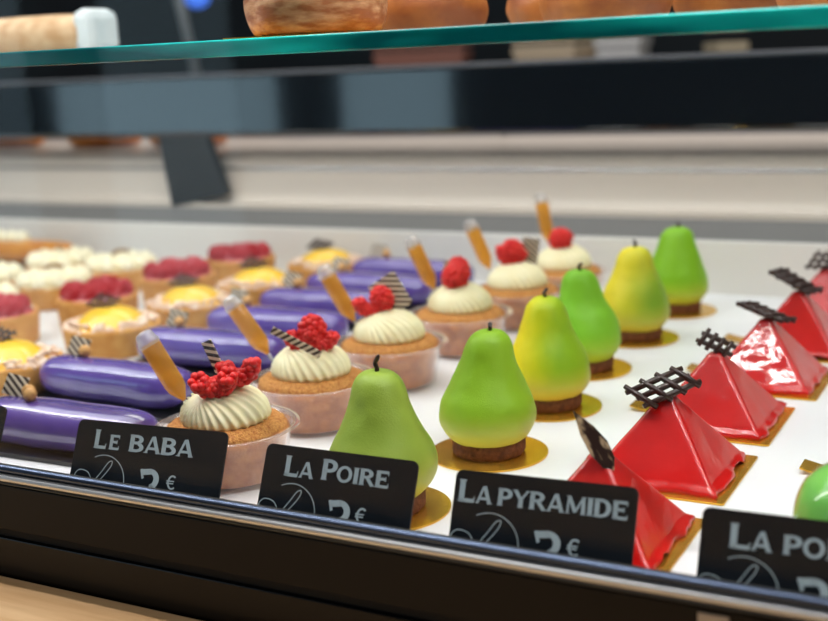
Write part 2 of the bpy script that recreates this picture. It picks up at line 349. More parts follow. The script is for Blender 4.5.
def sign(label, xl, xr, yl, yr, title, width=.098, h=.052, lean=25, dz=.0015, logo=True):
    """card leaning back on the deck behind the rail; left foot (xl,yl), right foot (xr,yr)"""
    cx, cy = (xl+xr)/2, (yl+yr)/2; rz = math.atan2(yr-yl, xr-xl); w = math.hypot(xr-xl, yr-yl)
    t = thing('price_sign', label, 'sign', (cx, cy, dz), rz, 'black price cards leaning along the front rail')
    la = math.radians(lean); rot = (PI/2-la, 0, 0)
    n = 6; me = plate('card', [(x, y+h/2) for x, y in rrect(w, h, .004)], .0014, slate(), -.0014)
    obj('card', me, t, rot=rot)
    def lay(name, vf, m, z=.0003): return obj(name, me_from(name, vf[0], vf[1], m, False), t, loc=(0, -z*math.cos(la), z*math.sin(la)), rot=rot)
    L0 = -w/2
    if title: lay('lettering', letters([(tx, L0+x*w, h-y, hh, wf_, g) for tx, x, y, hh, wf_, g in title]), chalk())
    if logo:
        cxl, cyl, r = L0+.225*w, h-.0385, .0170
        ring = [(cxl+r*math.cos(math.radians(a)), cyl+r*math.sin(math.radians(a))) for a in range(118, -32, -5)]
        sw = spline([(cxl-a, cyl+b) for a, b in ((.012, -.004), (.0185, -.003), (.0215, .002), (.0185, .0062), (.012, .0055), (.0085, .001), (.010, -.003), (.006, .000), (.001, .0065), (-.0030, .0125), (-.0058, .0135),
                     (-.0052, .0100), (-.001, .0040), (.005, -.003), (.008, -.0065))], 6)
        lay('logo', join([ribbon(ring, .00055), ribbon(sw, .00055)]), chalk())
    if title: lay('price', letters([('3', L0+.475*w, h-.0490, .0215, .85, 0), ('€', L0+.655*w, h-.0385, .0090, .95, 0)]), chalk())
    return t
SH, BG = .0092, .0118
sign('black price card reading Le Baba with white print', -.5525, -.4405, .5365, .5465, [('L', .13, .0175, BG, 1.05, .0), ('E', .235, .0175, SH, 1.05, .0), ('BABA', .37, .0175, .0105, 1.2, .0)], h=.0505)
sign('black price card reading La Poire with white print', -.4045, -.3045, .534, .536, [('L', .145, .0175, BG, 1.05, .0), ('A', .245, .0175, SH, 1.1, .0), ('P', .395, .0170, BG, 1.05, .0), ('OIRE', .495, .0170, SH, 1.15, .02)])
sign('black price card reading La Pyramide with white print', -.2785, -.1790, .533, .540, [('L', .025, .0170, BG, 1.05, .0), ('A', .125, .0170, SH, 1.05, .0), ('PYRAMIDE', .25, .0170, SH, 1.08, .0)])
sign('black price card with white print cut after La Pom', -.1450, -.0465, .5335, .5375, [('L', .14, .0180, BG, 1.1, .0), ('A', .245, .0180, SH, 1.1, .0), ('POMME', .395, .0180, SH, 1.15, .0)], h=.0495)
sign('black price card standing in front of the nearest purple eclair', -.7235, -.6180, .534, .534, None, h=.053, logo=False)
tag(obj('paper_sticker', box('paper_sticker', -.1348, -.1208, .5035, .5044, .001, .0152, mat('beige_paper', (186, 172, 156), .8))), 'small beige paper sticker on the black front panel', 'sticker')

# ------------------------------------------------------------------ pears
def pear_body(seed, m, wide=1.0, neck=1.0):
    rnd = random.Random(seed)
    P = spline([(.004, .0112), (.0175, .0115), (.026, .0150), (.0315, .0225), (.0325*wide, .030), (.0305*wide, .0385), (.0262, .0470), (.0215*neck, .0555),
                (.0183*neck, .0630), (.0158*neck, .0705), (.0130*neck, .0755), (.0085, .0788), (.0035, .0796), (.0005, .0793)], 4)
    bx, by = rnd.uniform(-.003, .003), rnd.uniform(-.003, .003)
    def fn(p, a, t):
        k = max(0, (p.z-.03)/.05); q = p.copy(); q.x += bx*k*k; q.y += by*k*k
        d = nz((p.x, p.y, p.z), 45, seed)*.0012+nz((p.x, p.y, p.z), 130, seed)*.0004
        r = Vector((p.x, p.y, 0)); 
        if r.length > .0005: q += r.normalized()*d*min(1, r.length/.01)
        return q
    me = lathe('cake', [(p.x, p.y) for p in P], m, 56, fn); me['top'] = (bx, by); return me, (bx, by)
def crumb_fn(amp, s, seed):
    def fn(p, a, t):
        r = Vector((p.x, p.y, 0)); q = p.copy()
        if r.length > .004: q += r.normalized()*nz(p, s, seed)*amp
        return q
    return fn
pears = [
 (-.3515, .597, 'olive green velvet pear cake directly behind the La Poire card', ((142, 168, 58), (178, 190, 62), (200, 206, 82)), (0, 0, -1), -.022, 1.02, 1.02),
 (-.3350, .713, 'green velvet pear cake with yellow foot, second from the rail in its row', ((134, 176, 32), (184, 198, 50), (208, 210, 88)), (-.3, 0, -.6), -.006, 1.02, 1.0),
 (-.3370, .828, 'pear cake with a bright yellow left side, third from the rail', ((138, 182, 26), (238, 216, 18), (226, 210, 76)), (-.9, -.35, .1), .013, .98, 1.0),
 (-.3500, .940, 'bright lime green pear cake leaning, fourth from the rail', ((126, 192, 42), (176, 208, 50), (176, 204, 56)), (-.8, 0, -.3), .010, .98, .95),
 (-.3430, 1.058, 'yellow pear cake blushed with green, fifth from the rail', ((132, 176, 42), (234, 216, 48), (214, 208, 78)), (-.8, -.2, .3), .012, .98, 1.0),
 (-.3400, 1.183, 'all green pear cake in front of the white back panel', ((126, 182, 26), (160, 196, 36), (196, 204, 60)), (-.4, 0, -.8), -.008, .98, 1.05)]
for i, (x, y, lab, cols, ax, off, wd, nk) in enumerate(pears):
    t = thing('pear_cake', lab, 'cake', (x, y, .0002), 0, 'green pear cakes on round gold boards')
    obj('cake_board', cached('round_board', lambda: plate('cake_board', [(.0405*math.cos(2*PI*k/72), .0405*math.sin(2*PI*k/72)) for k in range(72)], .0012, gold())), t, label='round gold board')
    obj('biscuit_base', cached('pear_base', lambda: lathe('biscuit_base', [(.001, .0012), (.0235, .0013), (.0246, .003), (.0246, .0105), (.0235, .0118), (.001, .0120)], biscuit(), 72, crumb_fn(.0016, 300, 3))), t, label='brown biscuit disc')
    pm = pear_mat('pear_skin_%d' % i, cols[0], cols[1], cols[2], ax, off)
    me, (bx, by) = pear_body(i+1, pm, wd, nk); obj('body', me, t, (0, 0, -.0042), sc=(1, 1, 1.13))
    rz = [0, 2.2, 1.2, .4, 2.8, 1.7][i]; hgt = [1.15, .6, .75, .75, .8, .6][i]
    st = spline([(0, 0, -.002), (.0006, 0, .002), (-.0010, .0003, .005), (.0008, 0, .0085), (.0002, 0, .0095)], 4)
    obj('stem', cached('pear_stem', lambda: tube('stem', st, [.0016-.0003*abs(math.sin(k*.9)) for k in range(len(st))], choc(), 8)), t, loc=(bx, by, .0848), rot=(.1, .15, rz), sc=(1, 1, hgt), label='dark chocolate stem')

# ------------------------------------------------------------------ red pyramids
def glaze_mat():
    m, t, p = nt('red_mirror_glaze'); N = t.nodes.new; L = t.links.new
    tc = N('ShaderNodeTexCoord'); n = N('ShaderNodeTexNoise'); n.inputs['Scale'].default_value = 30; L(tc.outputs['Object'], n.inputs['Vector'])
    r = N('ShaderNodeValToRGB'); r.color_ramp.elements[0].color = lin((184, 4, 2)); r.color_ramp.elements[1].color = lin((204, 8, 4)); r.color_ramp.elements[0].position = .35; r.color_ramp.elements[1].position = .7
    L(n.outputs['Fac'], r.inputs[0]); L(r.outputs[0], p.inputs['Base Color'])
    p.inputs['Roughness'].default_value = .4; p.inputs['Coat Weight'].default_value = 1; p.inputs['Coat Roughness'].default_value = .025; p.inputs['Specular IOR Level'].default_value = .15
    p.inputs['Subsurface Weight'].default_value = 0; p.inputs['Subsurface Scale'].default_value = 1
    n2 = N('ShaderNodeTexNoise'); n2.inputs['Scale'].default_value = 75; n2.inputs['Detail'].default_value = 3; L(tc.outputs['Object'], n2.inputs['Vector'])
    b = N('ShaderNodeBump'); b.inputs['Strength'].default_value = .20; b.inputs['Distance'].default_value = .002; L(n2.outputs['Fac'], b.inputs['Height'])
    L(b.outputs[0], p.inputs['Coat Normal']); L(b.outputs[0], p.inputs['Normal'])
    return m
GLAZE = glaze_mat()
def pyramid_body(seed):
    V = []; F = []; a_ = .0398; Hh = .0525; per = []
    for q in range(4):
        A = Matrix.Rotation(q*PI/2, 2)
        for k in range(22): per.append((A @ Vector((1, -1+2*(k+.5)/22)), A @ Vector((1, 0)), 0))
        for k in range(5):
            an = PI/2*(k+.5)/5; per.append((A @ Vector((1, 1)), A @ Vector((math.cos(an), math.sin(an))), 1))
    n = len(per); prof = [(a_+.0016, .0012), (a_+.0018, .0028), (a_+.0008, .0046)]
    for k in range(3, 33):
        t = k/32; prof.append((a_*(1-t)+.0018, .0012+t*Hh))
    prof = [(r, z) for r, z in prof if z < Hh-.0045]
    rt, zt = prof[-1]
    prof += [(rt*.90, zt+.0016), (rt*.66, zt+.0030), (rt*.34, zt+.0038), (rt*.05, zt+.0040)]
    m = len(prof)
    for i, (r, z) in enumerate(prof):
        cr = min(r*.9, .0020+.0016*(i/m)); s_ = r-cr
        for c, nn, isc in per:
            b = Vector((max(-1, min(1, c.x)), max(-1, min(1, c.y))))
            if not isc:
                k = s_/r if r else 0; b = Vector((b.x*(1 if abs(nn.x) > .5 else k), b.y*(1 if abs(nn.y) > .5 else k))); p = b*r
            else: p = b*s_+nn*cr
            x, y = p; zz = z
            if i < 4:      # glaze runs out unevenly along the foot
                w = (1, 1, .5, .2)[i]; d = nz((x, y, 0), 70, seed)*.0030+nz((x, y, 0), 180, seed)*.0016
                x += nn.x*d*w; y += nn.y*d*w
                if i < 2: zz += max(0, nz((x, y, .3), 75, seed+3))*.0075*(1 if i == 0 else .45)
            d = nz((x, y, zz), 45, seed)*.0006; V.append((x+nn.x*d, y+nn.y*d, zz))
    for i in range(m-1):
        for k in range(n):
            k2 = (k+1) % n; F.append((i*n+k, i*n+k2, (i+1)*n+k2, (i+1)*n+k))
    F.append(tuple(range(n-1, -1, -1))); F.append(tuple((m-1)*n+k for k in range(n)))
    return me_from('glaze_body', V, F, GLAZE)
def lattice_mesh(nu=4, nv=3, pu=.0078, pv=.0078, ang=62, t=.0036, over=.0042, seed=1, spin=0):
    """piped chocolate lattice in the local xz plane, origin at the lower middle"""
    rnd = random.Random(seed); parts = []; u = Vector((1, 0, .0)); v = Vector((math.cos(math.radians(ang)), 0, math.sin(math.radians(ang))))
    Q = Matrix.Rotation(D(spin), 3, 'Y'); u = Q @ u; v = Q @ v; W_ = (nu-1)*pu; H_ = (nv-1)*pv; o = -u*W_/2-v*H_/2
    for i in range(nu):
        j = [rnd.uniform(-.0012, .0012) for _ in range(4)]
        p = o+u*(i*pu); parts.append(tube_data([p-v*(over+j[0]), p+v*H_*.5+u*j[2]*.3, p+v*(H_+over+j[1])], [t*.45, t*.55, t*.4], 6))
    for i in range(nv):
        j = [rnd.uniform(-.0012, .0012) for _ in range(4)]
        p = o+v*(i*pv)+Vector((0, .0006, 0)); parts.append(tube_data([p-u*(over+j[0]), p+u*W_*.5+v*j[2]*.3, p+u*(W_+over+j[1])], [t*.45, t*.6, t*.45], 6))
    return me_from('chocolate_lattice', *join(parts), choc())
def leaf_mesh():
    """pointed shard of chocolate with pale marbling"""
    o = [(0, 0), (.0036, .005), (.0050, .013), (.0036, .022), (.0, .033), (-.0036, .022), (-.0048, .012), (-.0034, .004)]
    n = len(o); V = [(x, -.0007, z) for x, z in o]+[(x, .0007, z) for x, z in o]
    F = [(i, (i+1) % n, n+(i+1) % n, n+i) for i in range(n)]+[tuple(range(n)), tuple(range(2*n-1, n-1, -1))]
    return me_from('chocolate_shard', V, F, mat('marbled_chocolate', (52, 30, 24), .4, (206, 176, 140), 240, 3, lo=.52, hi=.6, stretch=(1, 1, .35)), False)
D = math.radians
pyrs = [
 (-.2155, .602, 1, 'red glazed pyramid with a marbled chocolate shard, behind the La Pyramide card', ('leaf', (D(-14), D(-30), D(40)), (.0100, -.006, .043), 1.2)),
 (-.2125, .720, 2, 'red glazed pyramid with a broad chocolate lattice lying over its tip', ('latw', (D(-40), D(0), D(24)), (-.0015, -.004, .0570), .95)),
 (-.2110, .836, 3, 'red glazed pyramid with a small upright chocolate lattice, third from the rail', ('lat2', (D(-16), D(24), D(14)), (.000, -.002, .0575), 1.0)),
 (-.2005, .952, 4, 'red glazed pyramid with a lattice lying flat across its tip, fourth from the rail', ('lat3', (D(-84), D(20), D(0)), (-.001, .0, .0565), 1.1)),
 (-.1975, 1.066, 5, 'red glazed pyramid with a lattice tilted up to one side, fifth from the rail', ('lat3', (D(-66), D(30), D(10)), (-.003, -.001, .060), 1.15)),
 (-.1935, 1.180, 6, 'red glazed pyramid with a lattice beside the white back panel', ('lat', (D(-40), D(0), D(8)), (-.001, -.002, .0585), .95))]
def sq_board(): return plate('cake_board', [(x+.0015, y-.001) for x, y in rrect(.092, .092, .002, 3)], .0012, gold())
def tab_mesh():
    """pull tab on the left side of the board, its end curled up a little"""
    V = []; F = []
    for x, z in ((-.0440, .0002), (-.054, .0008), (-.0650, .0034)):
        V += [(x, .001, z), (x, .019, z), (x, .001, z+.0009), (x, .019, z+.0009)]
    for i in (0, 4): F += [(i, i+1, i+5, i+4), (i+2, i+6, i+7, i+3), (i, i+4, i+6, i+2), (i+1, i+3, i+7, i+5)]
    F += [(0, 2, 3, 1), (8, 9, 11, 10)]
    return me_from('pull_tab', V, F, gold(), False)
for x, y, sd, lab, (kind, rot, loc, sc) in pyrs:
    t = thing('pyramid_cake', lab, 'cake', (x, y, .0002), 0, 'red pyramid cakes on square gold boards')
    cb = obj('cake_board', cached('sq_board', sq_board), t, label='square gold board')
    if sd > 2: obj('pull_tab', cached('tab', tab_mesh), cb)
    obj('glaze_body', pyramid_body(sd), t)
    me = leaf_mesh() if kind == 'leaf' else cached(kind, {'latw': lambda: lattice_mesh(4, 3, .0110, .0076, 118, .0042, .0042, 2, -24), 'lat': lambda: lattice_mesh(4, 3), 'lat2': lambda: lattice_mesh(4, 2, .0062, .0062, 80), 'lat3': lambda: lattice_mesh(5, 3, .007, .006, 55)}[kind])
    obj('chocolate_shard' if kind == 'leaf' else 'chocolate_lattice', me, t, loc, rot, sc, 'dark chocolate decoration')

# green apple cakes by the Pomme card
ap = spline([(.002, .003), (.016, .0015), (.028, .008), (.0335, .022), (.034, .034), (.029, .048), (.018, .057), (.008, .0565), (.002, .053)], 5)
for ax_, ay_, alab in ((-.078, .605, 'round glossy green apple cake right behind the La Pom card'), (-.070, .742, 'green apple cake on a gold board whose pull tab shows past the front apple')):
    t = thing('apple_cake', alab, 'cake', (ax_, ay_, .0002), 0, 'green apple cakes')
    cb = obj('cake_board', cached('sq_board', sq_board), t, label='square gold board')
    if ay_ > .7: obj('pull_tab', cached('tab', tab_mesh), cb)
    obj('body', cached('apple', lambda: lathe('apple_body', [(p.x, p.y) for p in ap], mat('green_mirror_glaze', (104, 184, 78), .2, (126, 196, 88), 30, 3, coat=.8, coat_r=.03, spec=.3), 56)), t)
    obj('stem', cached('apple_stem', lambda: tube('apple_stem', [(0, 0, .052), (.001, 0, .060), (.003, .001, .068)], [.0014, .0012, .0017], choc(), 8)), t)

# ------------------------------------------------------------------ babas in cups
def cup_mesh():
    P = [(.0355, .0004), (.0362, .0012), (.0412, .0335), (.0420, .0350), (.0462, .0358), (.0470, .0350), (.0464, .0346), (.0424, .0340)]
    return lathe('cup', P, cup_m(), 64, None, cap=False)
def brioche_mesh():
    P = spline([(.002, .0022), (.032, .0022), (.0348, .006), (.0375, .018), (.0400, .0270), (.0405, .0310), (.0390, .0350), (.033, .0380), (.021, .0393), (.002, .0398)], 4)
    return lathe('brioche', [(p.x, p.y) for p in P], brioche(), 72, crumb_fn(.0009, 120, 4))
def crustring_mesh():
    P = spline([(.0400, .0322), (.0388, .0358), (.033, .0388), (.022, .0400), (.012, .0404)], 5)
    def fn(p, a, t):
        q = p.copy(); q.z += nz(p, 420, 9)*.0014+nz(p, 150, 5)*.0008; return q
    return lathe('sugar_crust', [(p.x, p.y) for p in P], sugar(), 110, fn, cap=False)
def cream_mesh():
    P = spline([(.0215, .0452), (.0265, .0468), (.0300, .0510), (.0298, .0565), (.0270, .0630), (.0220, .0685), (.0155, .0730), (.0080, .0757), (.0015, .0765)], 7)
    pole = Vector((-.30, -.50, .62)).normalized(); e1 = pole.cross(Vector((0, 1, .2))).normalized(); e2 = pole.cross(e1)
    def fn(p, a, t):
        q = Vector((p.x, p.y, (p.z-.050)*1.0)); d = q.normalized(); phi = math.atan2(d.dot(e2), d.dot(e1)); th = math.acos(max(-1, min(1, d.dot(pole))))
        ph = 27*phi+th*9; k = .0010*(1-2*abs(math.sin(ph/2)))*min(1, th/.45)
        return p+d*k
    return lathe('cream_swirl', [(p.x, p.y) for p in P], cream(), 200, fn)
def raspberry_mesh(half=False, sub=1):
    parts = []; bm = bmesh.new(); bmesh.ops.create_icosphere(bm, subdivisions=sub+1, radius=.0027)
    bv = [v.co.copy() for v in bm.verts]; bf = [tuple(v.index for v in f.verts) for f in bm.faces]; bm.free()
    N_ = 46
    for k in range(N_):
        z = 1-2*(k+.5)/N_
        if z < -.72: continue
        r = math.sqrt(1-z*z); a = k*2.39996
        c = Vector((r*math.cos(a)*.0072, r*math.sin(a)*.0072, z*.0088+.0065)); parts.append(([v+c for v in bv], bf))
    core = []; cf = []
    v, f = tube_data([(0, 0, .001), (0, 0, .004), (0, 0, .009), (0, 0, .0135)], [.0058, .0082, .0078, .003], 12)
    parts.append((v, f))
    return me_from('raspberry', *join(parts), berry())
def raspberry_half_mesh():
    """halved raspberry: a thick C of drupelets round a hollow"""
    parts = []; bm = bmesh.new(); bmesh.ops.create_icosphere(bm, subdivisions=2, radius=1)
    bv = [v.co.copy() for v in bm.verts]; bf = [tuple(v.index for v in f.verts) for f in bm.faces]; bm.free(); rnd = random.Random(4)
    for k in range(9):
        a = D(180+180*k/8)
        for j in range(6):
            b = 2*PI*j/6+.5*k; R_ = .0082+.0034*math.cos(b); s_ = .0026*rnd.uniform(.9, 1.1)
            c = Vector((R_*math.cos(a), .0042*math.sin(b), .0095+R_*math.sin(a))); parts.append(([v*s_+c for v in bv], bf))
    v, f = tube_data([(.0082*math.cos(D(180+180*k/12)), 0, .0095+.0082*math.sin(D(180+180*k/12))) for k in range(13)], .0054, 12); parts.append((v, f))
    return me_from('raspberry', *join(parts), berry())
D = math.radians
def stick_mesh(w, l):
    return box('striped_chocolate', -w/2, w/2, -.0008, .0008, 0, l, stripes_mat('striped_chocolate', (54, 36, 32), (206, 190, 168), 1500, (.55, 0, .83)), .0002)
amber = lambda: clear('amber_syrup', (250, 208, 118), .06, .45, .04, 2.5, haze=.36, hazecol=(252, 204, 108))
bulb_m = lambda: clear('pipette_plastic', (245, 245, 245), .06, .7, .05, 2, haze=.28, hazecol=(240, 240, 242))
def pip_tube(): return lathe('syrup_tube', [(.0012, .010), (.0026, .0125), (.0058, .018), (.0066, .022), (.0066, .050), (.0062, .052)], amber(), 24)
def pip_bulb(): return lathe('bulb', [(.0068, .0505), (.0072, .0515), (.0072, .0535), (.0062, .0545), (.0060, .0575), (.0048, .0598), (.002, .0606)], bulb_m(), 24)
def pip_stem(): return lathe('nozzle', [(.0008, -.012), (.0012, -.004), (.0014, .010)], bulb_m(), 12)
babas = [
 # x, y, label, pipette (dx, dy, dz, tilt_x, tilt_y), sticks (w,l,loc,rot), raspberries (loc, rot, scale)
 (-.478, .612, 'rum baba behind the Le Baba card with halved raspberries and a thin striped stick', (-.0300, .003, .0475, D(10), D(-26)),
  [(.007, .024, (-.002, .002, .081), (D(-6), D(-24), D(20)))], [((.0045, -.012, .0745), (D(40), D(-8), D(28), 1), 1.1), ((.0150, -.001, .0785), (D(-4), D(-4), D(28), 1), 1.02)]),
 (-.487, .730, 'rum baba with a raspberry heap and a bare chocolate stick, second from the rail', (-.040, .012, .0475, D(12), D(-30)),
  [(.0055, .040, (.019, -.015, .070), (D(18), D(-56), D(12)))], [((.004, -.001, .0760), (D(15), D(10), D(0)), 1.1), ((.001, -.008, .0735), (D(20), D(-10), D(10), 1), .95), ((.012, -.005, .0735), (D(12), D(15), D(40), 1), .9)]),
 (-.486, .848, 'rum baba with a striped chocolate square, third from the rail', (-.030, .004, .050, D(10), D(-26)),
  [(.026, .031, (.010, .003, .074), (D(-12), D(-32), D(20)))], [((-.011, -.006, .0730), (D(10), D(-10), D(30), 1), 1.05), ((-.002, .0, .0775), (D(30), D(-10), D(0)), 1.0)]),
 (-.479, .968, 'rum baba with a heap of raspberries beside a striped chocolate square, fourth from the rail', (-.026, .010, .053, D(8), D(-22)),
  [(.021, .022, (-.016, .010, .070), (D(-10), D(10), D(-20)))], [((-.006, -.004, .0770), (D(60), D(15), D(40)), 1.1), ((.005, .0, .0775), (D(50), D(-10), D(-30)), 1.1), ((.000, .006, .080), (D(20), D(-10), D(0)), 1.0)]),
 (-.471, 1.082, 'rum baba with leaning raspberries and an upright striped chocolate square, fifth from the rail', (-.029, .008, .052, D(8), D(-20)),
  [(.017, .026, (.010, .006, .072), (D(-6), D(8), D(12)))], [((-.006, -.004, .0745), (D(5), D(14), D(30), 1), 1.1), ((.001, .0, .0785), (D(30), D(-10), D(-30)), 1.1)]),
 (-.464, 1.190, 'rum baba with a flat raspberry crown by the white back panel', (-.020, .016, .060, D(-4), D(-12)),
  [], [((-.006, -.003, .0770), (D(62), D(5), D(50)), 1.15), ((.006, .0, .0770), (D(60), D(-10), D(-40)), 1.15)])]
for x, y, lab, pp, sticks, rasps in babas:
    t = thing('rum_baba', lab, 'pastry', (x, y, .0002), 0, 'rum babas in clear cups with syrup pipettes')
    obj('cup', cached('cup', cup_mesh), t, sc=(1.04, 1.04, 1), label='clear plastic cup')
    b = obj('brioche', cached('brioche', brioche_mesh), t, rot=(0, 0, x*40))
    obj('sugar_crust', cached('crustring', crustring_mesh), b)
    obj('cream_swirl', cached('cream', cream_mesh), t, rot=(0, 0, ((y*37) % 1-.5)*.9), label='piped vanilla cream swirl', loc=(0, 0, -.0037), sc=(.97, .97, .879))
    for k, (loc, rot, sc) in enumerate(rasps):
        hf = len(rot) > 3; obj('raspberry', cached('rasph', raspberry_half_mesh) if hf else cached('raspb', raspberry_mesh), t, (loc[0], loc[1], loc[2]-.0110), rot[:3], sc*1.08)
    for w, l, loc, rot in sticks: obj('striped_chocolate', cached(('stick', w, l), lambda: stick_mesh(w, l)), t, (loc[0], loc[1], loc[2]-.012), rot)
    dx, dy, dz, tx, ty = pp
    pt = obj('pipette', cached('pip_tube', pip_tube), t, (dx, dy, dz-.0085), (tx, ty, 0), 1.06, 'syrup pipette filled with amber liquid')
    obj('bulb', cached('pip_bulb', pip_bulb), pt); obj('nozzle', cached('pip_stem', pip_stem), pt)

# ------------------------------------------------------------------ eclairs
def eclair_mesh(m, L_=.155, w=.0205, h=.034, seed=1):
    V = []; F = []; n = 28; mseg = 40
    for i in range(mseg+1):
        s = -1+2*i/mseg; s = math.copysign(1-(1-abs(s))**1.6, s); e = (1-abs(s)**7)**(1/2.6)
        for k in range(n):
            a = 2*PI*k/n; c, sn = math.cos(a), math.sin(a)
            yy = math.copysign(abs(c)**.85, c)*w*max(e, .02); zz = h*.47+math.copysign(abs(sn)**.8, sn)*h*.5*max(e, .02)
            if sn < 0: zz = h*.47+max(sn*1.3, -1)*h*.45*max(e, .02)
            p = Vector((s*L_/2, yy, zz)); d = nz(p, 28, seed)*.0012; p.y += d; p.z += d*.6
            V.append(p)
    for i in range(mseg):
        for k in range(n):
            k2 = (k+1) % n; F.append((i*n+k, i*n+k2, (i+1)*n+k2, (i+1)*n+k))
    F.append(tuple(range(n-1, -1, -1))); F.append(tuple(mseg*n+k for k in range(n)))
    return me_from('glazed_shell', V, F, m)
violet = mat('violet_glaze', (100, 78, 158), .2, (84, 64, 142), 20, 3, coat=1, coat_r=.05)
caramel = mat('caramel_glaze', (216, 146, 52), .3, (196, 118, 40), 30, 3, coat=.5)
tray_m = mat('black_tray', (20, 18, 20), .3)
def hazel_mesh():
    P = spline([(.0006, -.0048), (.0036, -.0036), (.0050, 0), (.0040, .0034), (.0016, .0052), (.0003, .0058)], 4)
    return lathe('hazelnut', [(p.x, p.y) for p in P], mat('hazelnut', (222, 170, 104), .55, (196, 140, 78), 200, 3), 16)
def tray_mesh(L_):
    o = rrect(L_, .056, .006); parts = []
    return plate('tray', o, .0035, tray_m)
ecl = [(-.6220, .612, 0, 'front of its row by the rail'), (-.6720, .720, 1, 'second from the rail'), (-.6640, .836, 2, 'third from the rail'), (-.6600, .934, 3, 'fourth from the rail'),
       (-.6620, 1.028, 4, 'fifth from the rail'), (-.6640, 1.118, 5, 'sixth from the rail'), (-.6600, 1.212, 6, 'against the white back panel')]
for x, y, i, lab in ecl:
    t = thing('violet_eclair', 'glossy violet glazed eclair on a black tray, '+lab, 'eclair', (x, y, .0002), D([1, -2, 1, 0, 2, -1, 0][i]), 'violet eclairs on black trays')
    obj('tray', cached('ecl_tray', lambda: tray_mesh(.166)), t, label='black card tray')
    obj('glazed_shell', cached(('ecl', i % 3), lambda: eclair_mesh(violet, seed=i)), t, (0, 0, .0034))
    for k, hx in enumerate((-.036, -.028) if i == 0 else (-.034,)):
        obj('hazelnut', cached('hazel', hazel_mesh), t, (hx+.003*((i*k) % 3), (-.004 if k % 2 else .003), .0405), (.6, k, .3))
    obj('striped_chocolate', cached('ecl_st', lambda: stick_mesh(.018, .016)), t, (-.046+.004*(i % 3) if i else -.05, 0, .0365), (D(-28), D(12), D(10)))

# ------------------------------------------------------------------ tarts
def crust_mesh(r, h, rim=.0045):
    P = [(.001, .0004), (r*.9, .0004), (r*.93, .002), (r*.985, h*.85), (r, h), (r-.0012, h+.0012), (r-rim+.001, h+.0012), (r-rim, h), (r-rim-.001, h-.006), (.001, h-.006)]
    def fn(p, a, t):
        k = 1+.006*math.cos(36*a) if t < .5 else 1
        return Vector((p.x*k, p.y*k, p.z+nz(p, 90, 2)*.0006*(p.z > .005)))
    return lathe('crust', P, crust(), 108, fn)
lemon_m = mat('lemon_curd', (246, 200, 66), .25, (240, 184, 50), 40, 3, coat=.4)
crumble_m = mat('white_crumble', (240, 222, 206), .8, (222, 180, 150), 150, 4, .6, 400)
def lemon_fill():
    P = spline([(.0415, .0205), (.036, .0265), (.030, .0330), (.022, .0390), (.012, .0425), (.001, .0435)], 4)
    return lathe('lemon_filling', [(p.x, p.y) for p in P], lemon_m, 48, crumb_fn(.0008, 80, 5))
def crumble_mesh():
    rnd = random.Random(5); parts = []; bm = bmesh.new(); bmesh.ops.create_icosphere(bm, subdivisions=1, radius=1)
    bv = [v.co.copy() for v in bm.verts]; bf = [tuple(v.index for v in f.verts) for f in bm.faces]; bm.free()
    for k in range(150):
        a = rnd.uniform(0, 2*PI); rr = rnd.uniform(.030, .0455); s = rnd.uniform(.0022, .0042)
        c = Vector((rr*math.cos(a), rr*math.sin(a), .0265+(.0455-rr)*.32+rnd.uniform(-.001, .0015))); parts.append(([c+Vector((v.x*s, v.y*s, v.z*s*.75)) for v in bv], bf))
    return me_from('crumble', *join(parts), crumble_m)
lem = [(-.7950, .722, 'dark lattice on its curd, front of its row'), (-.8050, .866, 'second from the rail'), (-.7950, .976, 'third from the rail'),
       (-.7840, 1.085, 'fourth from the rail'), (-.7780, 1.215, 'against the white back panel')]
for i, (x, y, lab) in enumerate(lem):
    t = thing('lemon_tart', 'round lemon tart with white crumble rim, '+lab, 'tart', (x, y, .0002), i*1.3, 'lemon tarts with crumble')
    obj('crust', cached('lem_crust', lambda: crust_mesh(.0475, .0265)), t)
    obj('lemon_filling', cached('lem_fill', lemon_fill), t); c = obj('crumble', cached('crumble', crumble_mesh), t); c['kind'] = 'stuff'
    obj('chocolate_lattice', cached('lat_t', lambda: lattice_mesh(4, 3, .006, .006, 70, .0024)), t, (-.008*math.cos(-i*1.3), -.008*math.sin(-i*1.3), .048), (D(-55), D(10), -i*1.3+.2), 1.05, 'dark chocolate lattice')
ras = [(-.945, .850, 'with pale frosted fruit, front of its row'), (-.905, .955, 'with dark frosted berries, second in its row'), (-.895, 1.078, 'with mixed berries, third in its row'), (-.895, 1.200, 'with bright berries, against the white back panel')]
glaze_r = mat('berry_glaze', (196, 44, 54), .2, (226, 120, 130), 90, 3, coat=1)
for i, (x, y, lab) in enumerate(ras):
    t = thing('raspberry_tart', 'tall tart topped with raspberries '+lab, 'tart', (x, y, .0002), i*.9, 'raspberry tarts')
    obj('crust', cached('ras_crust', lambda: crust_mesh(.0435, .031)), t)
    obj('jelly', cached('jelly', lambda: lathe('jelly', [(.001, .026), (.0385, .0265), (.0385, .0335), (.001, .035)], glaze_r, 40)), t)
    rnd = random.Random(i)
    for rr, n in ((.0, 1), (.0145, 6), (.029, 12)):
        for k in range(n):
            a = 2*PI*k/n+rnd.uniform(-.1, .1)
            obj('raspberry', cached('raspb0', lambda: (lambda me: (me.materials.clear(), me.materials.append(mat('frosted_raspberry', (172, 24, 38), .4, (222, 130, 142), 110, 3, lo=.5, hi=.75)), me)[2])(raspberry_mesh(False, 1))),
                t, (rr*math.cos(a), rr*math.sin(a), .0300+rnd.uniform(0, .0015)), (rnd.uniform(-.5, .5), rnd.uniform(-.5, .5), a), rnd.uniform(.88, 1.02))
